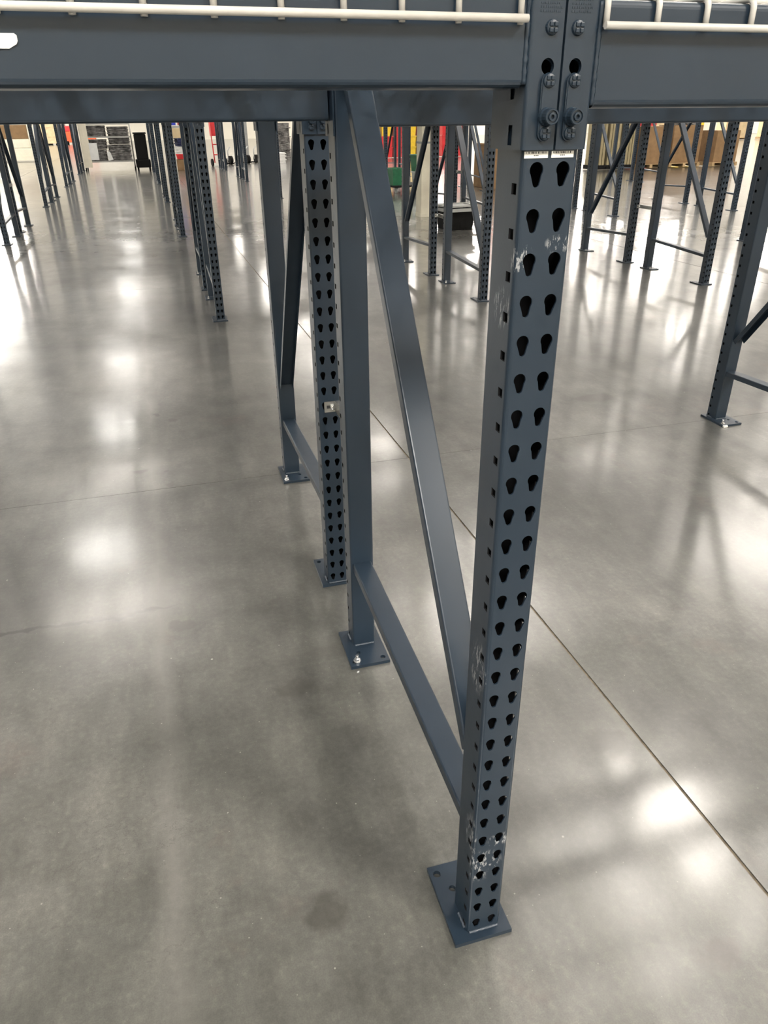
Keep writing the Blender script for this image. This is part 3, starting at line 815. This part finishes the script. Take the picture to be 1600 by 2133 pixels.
def dolly(name, label, loc, w, d, rz=0, mat=BLACK, h=.16):
    t = thing(name, label, 'dolly', (loc[0], loc[1], 0), rz)
    b = MB(); b.box(-w / 2, w / 2, -d / 2, d / 2, h - .035, h, .008); b.build('platform', mat, t)
    for sx in (-1, 1):
        for sy in (-1, 1):
            c = MB(); c.tube([(sx * (w / 2 - .09) - .018, sy * (d / 2 - .09), .055), (sx * (w / 2 - .09) + .018, sy * (d / 2 - .09), .055)], .055, 12)
            c.box(sx * (w / 2 - .09) - .03, sx * (w / 2 - .09) + .03, sy * (d / 2 - .09) - .03, sy * (d / 2 - .09) + .03, .09, h - .03); c.build('caster', GREYP, t)
    return t
def bundle(name, label, loc, w, d, h, mat, z=0, rz=0, seed=1, cat='wrapped goods', group=None):
    """goods under stretch film: a lumpy box with horizontal wrap ridges"""
    t = thing(name, label, cat, (loc[0], loc[1], z), rz, group); mb = MB(); rn = random.Random(seed); n, m = 24, 10
    rings = []
    for k in range(m + 1):
        zz = h * k / m; ring = []
        for j in range(n):
            a = 2 * math.pi * j / n; c, s = math.cos(a), math.sin(a); q = (abs(c) ** 8 + abs(s) ** 8) ** (-1 / 8)
            f = 1 - .05 * rn.random(); ring.append((c * q * w / 2 * f, s * q * d / 2 * f, zz + (rn.random() - .5) * .02 * (0 < k < m)))
        rings.append(ring)
    for k in range(m):
        for j in range(n): mb.quad([rings[k][j], rings[k][(j + 1) % n], rings[k + 1][(j + 1) % n], rings[k + 1][j]])
    mb.quad(rings[m]); mb.quad(list(reversed(rings[0])))
    mb.build('load', mat, t)
    for zz in (.25, .6, .85):
        b = MB(); b.box(-w / 2 - .004, w / 2 + .004, -d / 2 - .004, d / 2 + .004, h * zz, h * zz + .035); b.build('wrap_band', mat, t)
    return t

# concrete column beside the third-row frames
t = thing('concrete_column', 'square cream-painted concrete column standing among the racks', 'column', (4.10, 12.372, 0))
b = MB(); b.box(-.15, .15, -.138, .138, 0, CEIL - .002, .015); b.build('shaft', CONC, t)
b = MB(); b.box(-.156, .156, -.144, .144, .0, .06, .004); b.build('base_collar', CONC, t)
b = MB(); b.box(-.154, .154, -.142, .142, 1.16, 1.19); b.build('strap', GREYP, t)
# black storage bin on the floor
tote('storage_bin', BLACK, 'low black storage bin with grey lid on the floor near the column', (3.98, 10.62), .46, .40, .30, rimmat=GREYP, rz=.1)
# dolly with green totes
dolly('platform_dolly', 'black platform dolly carrying green and white totes', (5.32, 17.45), 1.15, .9, .25)
tote('green_tote', GREEN, 'green plastic tote on the dolly, lower and with pale rim', (5.02, 17.35), .40, .45, .36, .16, .25)
tote('white_tote', WHITEP, 'white plastic tote on the dolly under a green one', (5.66, 17.25), .34, .40, .28, .16, .25)
tote('green_tote', GREEN, 'green plastic tote stacked on the white one', (5.66, 17.25), .40, .45, .36, .44, .25)
# red and yellow bins far down the middle
cols = [(9.15, 'y', 'r'), (9.75, 'y', 'r'), (10.30, 'r', 'r'), (10.85, 'y', 'y'), (11.4, 'r', 'y'), (12.6, 'r', 'r'), (13.2, 'r', 'r'), (15.4, 'r', 'r'), (16.0, 'r', 'r'), (22.6, 'r', 'r'), (23.2, 'r', 'r')]
for k, (x, top, bot) in enumerate(cols):
    for lv, cc in enumerate((bot, bot, top, top)):
        nm = 'red' if cc == 'r' else 'yellow'
        tote('%s_bin' % nm, RED if cc == 'r' else YEL, '%s plastic bin, %s up in the %s stack of the red and yellow bins' % (nm, ('bottom one', 'second', 'third', 'top one')[lv], ORD[k]),
             (x, 34.6), .50, .55, .42, .02 + .43 * lv, 0, 'stacked red and yellow bins')
# tall cardboard box with red sack
carton('cardboard_box', CARD, 'tall brown cardboard box with white top behind the black storage bin', (7.82, 17.75), .90, .9, .98, .05)
bundle('red_sack', 'shiny red sack on the tall brown cardboard box', (8.0, 17.75), .5, .45, .75, RED, 1.0, .2, 5, 'sack')
# tan boards and cartons on pallets
for k, x in enumerate((13.55, 14.05, 14.6)):
    t = thing('board_stack', 'upright tan boards on a black base, %s of three beside the cartons' % ORD[k], 'boards', (x, 22.9, 0), 0, 'upright tan boards')
    b = MB(); b.box(-.24, .24, -.3, .3, .02, .14); b.build('base', BLACK, t)
    for q in range(4):
        b = MB(); b.box(-.21 + q * .105, -.125 + q * .105, -.26, .26, .14, 1.62 + .05 * ((q * 7 + k * 3) % 4), .006); b.build('board', TAN, t)
for k, (x, y, w, h) in enumerate(((15.5, 23.1, 1.05, 1.1), (16.85, 23.2, 1.1, 1.12), (18.3, 23.0, .9, .95))):
    t = thing('pallet', 'wooden pallet under the %s brown carton beside the tan boards' % ORD[k], 'pallet', (x, y, 0), 0, 'pallets under the cartons'); pallet(t, w + .1, 1.0)
    carton('cardboard_box', CARD, 'brown carton with white top on the %s pallet beside the tan boards' % ORD[k], (x, y), w, .9, h, 0, True, 'cartons on pallets', .142)
bundle('wrapped_load', 'dark wrapped load standing on the second brown carton', (16.85, 23.2), .9, .8, .9, DARKW, 1.275, 0, 8)
# far end: rolling cart with wrapped goods, black bin, pallets
t = thing('rolling_shelf', 'silver wire shelving cart loaded with black-wrapped goods at the lane end', 'cart', (-1.93, 30.2, 0))
for sx in (-.84, .84):
    for sy in (-.38, .38):
        b = MB(); b.tube([(sx, sy, .12), (sx, sy, 2.1)], .017, 8); b.build('post', GALV, t)
        b = MB(); b.tube([(sx - .02, sy, .06), (sx + .02, sy, .06)], .06, 12); b.build('caster', BLACK, t)
for z in (.31, 1.09, 1.50):
    b = MB()
    b.box(-.84, .84, -.40, -.37, z - .03, z + .015); b.box(-.84, .84, .37, .40, z - .03, z + .015)
    for q in range(16): b.tube([(-.81 + q * .108, -.38, z), (-.81 + q * .108, .38, z)], .006, 5, False)
    b.build('shelf', GALV, t)
b = MB(); b.box(-.88, -.60, -.42, -.40, .12, 1.9); b.build('side_panel', CREAM, t)
b = MB(); b.box(-.62, -.34, -.425, -.405, .36, .9); b.build('card', WHITEP, t)
b = MB(); b.prism([(-.02, .33), (.14, .36), (.06, .62), (-.04, .62)], -.43, -.41); b.build('card', WHITEP, t)
for k, (x, z, w, h) in enumerate(((-.42, .33, .72, .36), (.40, .33, .78, .50), (-.40, 1.11, .80, .34), (.42, 1.11, .72, .30), (-.42, 1.52, .75, .5), (.42, 1.52, .7, .5), (-.40, .71, .76, .30), (.42, .85, .72, .21))):
    bundle('wrapped_bundle', 'black stretch-wrapped bundle on the %s' % ('lower shelf of the silver cart, low pile, lane wall side', 'lower shelf of the silver cart beside the black bin', 'middle shelf of the silver cart, wide one', 'middle shelf of the silver cart beside the black bin',
           'top shelf of the silver cart, wide one', 'top shelf of the silver cart beside the black bin', 'lower shelf of the silver cart, upper wide one', 'lower shelf of the silver cart, upper thin one')[k],
           (-1.93 + x, 30.2), w, .62, h, DARKW, z, 0, 20 + k, 'wrapped goods', 'wrapped goods on the silver cart')
t = thing('trash_cart', 'tall black wheeled bin parked against the silver cart', 'bin', (-.78, 29.5, 0), .05)
b = MB(); b.box(-.20, .20, -.2, .2, .35, 1.17, .04); b.build('body', BLACK, t)
b = MB(); b.box(-.25, .25, -.24, .24, .10, .36, .03); b.build('base', BLACK, t)
b = MB(); b.box(-.22, .22, -.22, .22, 1.17, 1.22, .015); b.build('lid', BLACK, t)
for sx in (-.2, .2):
    b = MB(); b.tube([(sx - .03, -.1, .06), (sx + .03, -.1, .06)], .06, 12); b.build('wheel', BLACK, t)
# stack between the racks: carton, red case, white bag, blue and red bins
t = carton('cardboard_box', CARD, 'brown carton at the foot of the pile with blue and red bins', (.63, 29.2), .50, .5, .34)
tote('red_case', RED, 'dark red case on the brown carton in the pile', (.60, 29.2), .42, .42, .16, .355)
bundle('white_bag', 'crumpled white bag on the dark red case', (.60, 29.2), .42, .4, .24, WHITEP, .52, .1, 31, 'bag')
bundle('dark_bag', 'dark blue bag above the white bag', (.62, 29.2), .40, .4, .25, simple('navy_cloth', (.01, .015, .06), .8), .77, .3, 32, 'bag')
carton('cardboard_box', CARDP, 'pale brown carton under the blue and red bins', (.50, 29.2), .5, .5, .30, 0, False, None, 1.03)
tote('white_tray', WHITEP, 'white tray holding the blue and red bins', (.50, 29.2), .56, .5, .08, 1.345)
tote('blue_bin', BLUE, 'blue plastic bin on the white tray', (.38, 29.2), .26, .4, .50, 1.43)
tote('red_bin', RED, 'red plastic bin beside the blue one on the white tray', (.68, 29.2), .24, .4, .50, 1.43)
# red hand truck
t = thing('hand_truck', 'red hand truck with black wheels leaning near a concrete pillar', 'hand truck', (2.05, 31.2, 0), .2)
for sx in (-.2, .2):
    b = MB(); b.tube([(sx, -.05, .12), (sx, .05, .8), (sx, .16, 1.5)], .022, 8); b.build('rail', RED, t)
    b = MB(); b.tube([(sx * 1.35 - .03, .06, .13), (sx * 1.35 + .03, .06, .13)], .13, 16); b.build('wheel', BLACK, t)
for z in (.4, .75, 1.1, 1.45):
    b = MB(); b.tube([(-.2, -.05 + .14 * z, z), (.2, -.05 + .14 * z, z)], .018, 8); b.build('rung', RED, t)
b = MB(); b.box(-.25, .25, -.28, -.02, .02, .035); b.build('toe_plate', GREYP, t)
carton('red_crate', RED, 'red crate hanging on the hand truck rails', (2.0, 31.05), .42, .22, .5, .2, False, None, 1.05, 'crate')
for k in range(4):
    t = thing('wheel_dolly', 'small black wheeled dolly, %s in the row beside the hand truck' % ORD[k], 'dolly', (2.55 + .38 * k, 32.0 + .3 * k, 0), .3, 'small black dollies')
    b = MB(); b.tube([(-.06, 0, .16), (.06, 0, .16)], .16, 14); b.build('wheel', BLACK, t)
    b = MB(); b.tube([(-.09, 0, .16), (-.05, .1, .5), (.1, .2, .62)], .022, 8); b.build('handle', GREYP, t)
    b = MB(); b.box(-.14, .14, -.03, .25, .02, .06); b.build('base', BLACK, t)
# grey pillar
t = thing('steel_column', 'grey column with black conduit and red top beyond the hand truck', 'column', (3.75, 38.4, 0))
b = MB(); b.box(-.26, .26, -.26, .26, 0, CEIL - .002, .01); b.build('shaft', GREYP, t)
b = MB(); b.tube([(0, -.3, .2), (0, -.3, 3.0)], .05, 8); b.build('conduit', BLACK, t)
b = MB(); b.box(-.16, .16, -.34, -.26, 1.55, 2.1, .02); b.build('red_box', RED, t)
bundle('wrapped_pallet', 'dark wrapped pallet load behind the grey column', (5.1, 36.5), 1.2, 1.0, 1.45, DARKW, .0, 0, 41)
bundle('white_sack', 'white sack on the floor behind the grey column', (4.5, 32.6), .6, .5, .38, WHITEP, 0, .4, 42, 'sack')
# left: stacked cartons on a cream base, orange pallet jack, cream load
t = thing('storage_crate', 'cream open crate holding cardboard at the far lane wall', 'crate', (-6.35, 39.6, 0))
b = MB(); b.box(-.75, .75, -.5, .5, .05, .20, .01); b.build('base', CREAM, t)
b = MB(); b.box(-.70, .70, -.45, .45, .20, .55, .02); b.build('lower_tray', CREAM, t)
for sx in (-.72, .72):
    b = MB(); b.box(sx - .05, sx + .05, -.5, -.42, .2, 2.1); b.build('corner_post', CREAM, t)
b = MB(); b.box(-.60, .64, -.42, .42, .56, .92, .02); b.build('tray', CREAM, t)
carton('cardboard_box', CARD, 'brown cardboard box inside the cream crate', (-6.30, 39.6), 1.15, .8, .55, 0, True, None, .93)
carton('cream_box', CREAM, 'cream box above the brown cardboard in the crate', (-6.30, 39.6), 1.2, .8, .6, 0, False, None, 1.50)
t = thing('utility_pole', 'cream pole with white clamps beside the cream crate', 'pole', (-6.85, 36.5, 0))
b = MB(); b.tube([(0, 0, 0), (0, 0, 6)], .09, 12); b.build('shaft', CREAM, t)
for z in (.38, 1.0):
    b = MB(); b.tube([(0, 0, z), (0, 0, z + .09)], .13, 12); b.build('clamp', WHITEP, t)
bundle('cream_load', 'cream wrapped load on black feet far beyond the lane', (-8.1, 70.2), 1.4, 1.1, 1.9, CARDP, .12, 0, 51)
for k in range(2):
    b = MB(); b.box(-8.5 + k * .75, -8.05 + k * .75, 69.7, 70.6, .0, .12, .01); tag(b.build('skid', BLACK), '%s black skid under the far cream load' % ORD[k], 'skid', 'skids under the cream load', 'thing')
for k, x in enumerate((-6.6, -5.2)):
    t = thing('pallet_jack', 'orange pallet truck, %s one beyond the lane near the cream load' % ORD[k], 'pallet truck', (x, 71.0, 0))
    b = MB(); b.box(-.5, .5, -.4, .4, .15, .95, .05); b.build('body', ORANGE, t)
    b = MB(); b.box(-.4, .4, -.3, .3, .95, 1.35, .05); b.build('hood', RED, t)
    b = MB(); b.tube([(-.35, 0, 1.3), (-.35, .1, 2.0)], .06, 8); b.build('mast', GREYP, t)
    for sx in (-.3, .3):
        b = MB(); b.tube([(sx - .08, -.3, .15), (sx + .08, -.3, .15)], .15, 12); b.build('wheel', BLACK, t)
# far side: shelves of tan cartons by the bright wall
k = 0
for (x, w, h, m) in ((33.5, 1.6, 1.5, CARDP), (36.5, 1.5, 1.9, YEL), (40.0, 1.8, 1.2, CARDP), (43.6, 1.8, 1.9, CARDP), (46.3, 1.5, 2.2, CARDP), (30.3, 1.4, 1.0, CREAM), (27.0, 1.3, 1.3, CREAM)):
    y = 49.5
    t = thing('pallet', 'wooden pallet under the %s pale carton by the bright far wall' % ORD[k], 'pallet', (x, y, 0), 0, 'pallets by the far wall'); pallet(t, w + .1, 1.1)
    carton('cardboard_box', m, 'pale carton on the %s pallet by the bright far wall' % ORD[k], (x, y), w, 1.0, h, 0, True, 'pale cartons by the far wall', .142); k += 1

# ------------------------------------------------------------------ lamp housings above
hm = MB(); hm.box(-.74, .74, -1.34, 1.34, LAMP_Z + .02, LAMP_Z + .10); hm.box(-.78, -.72, -1.36, 1.36, LAMP_Z - .03, LAMP_Z + .06); hm.box(.72, .78, -1.36, 1.36, LAMP_Z - .03, LAMP_Z + .06)
hm.box(-.02, .02, -.02, .02, LAMP_Z + .10, CEIL)
HM = hm.mesh('ceiling_lamp', HOUSE)
for (x, y, s, su) in LAMPS:
    tag(obj('ceiling_lamp', HM, None, (x, y, 0)), 'grey high bay lamp under the ceiling', 'ceiling lamp', 'high bay lamps under the ceiling', 'thing')
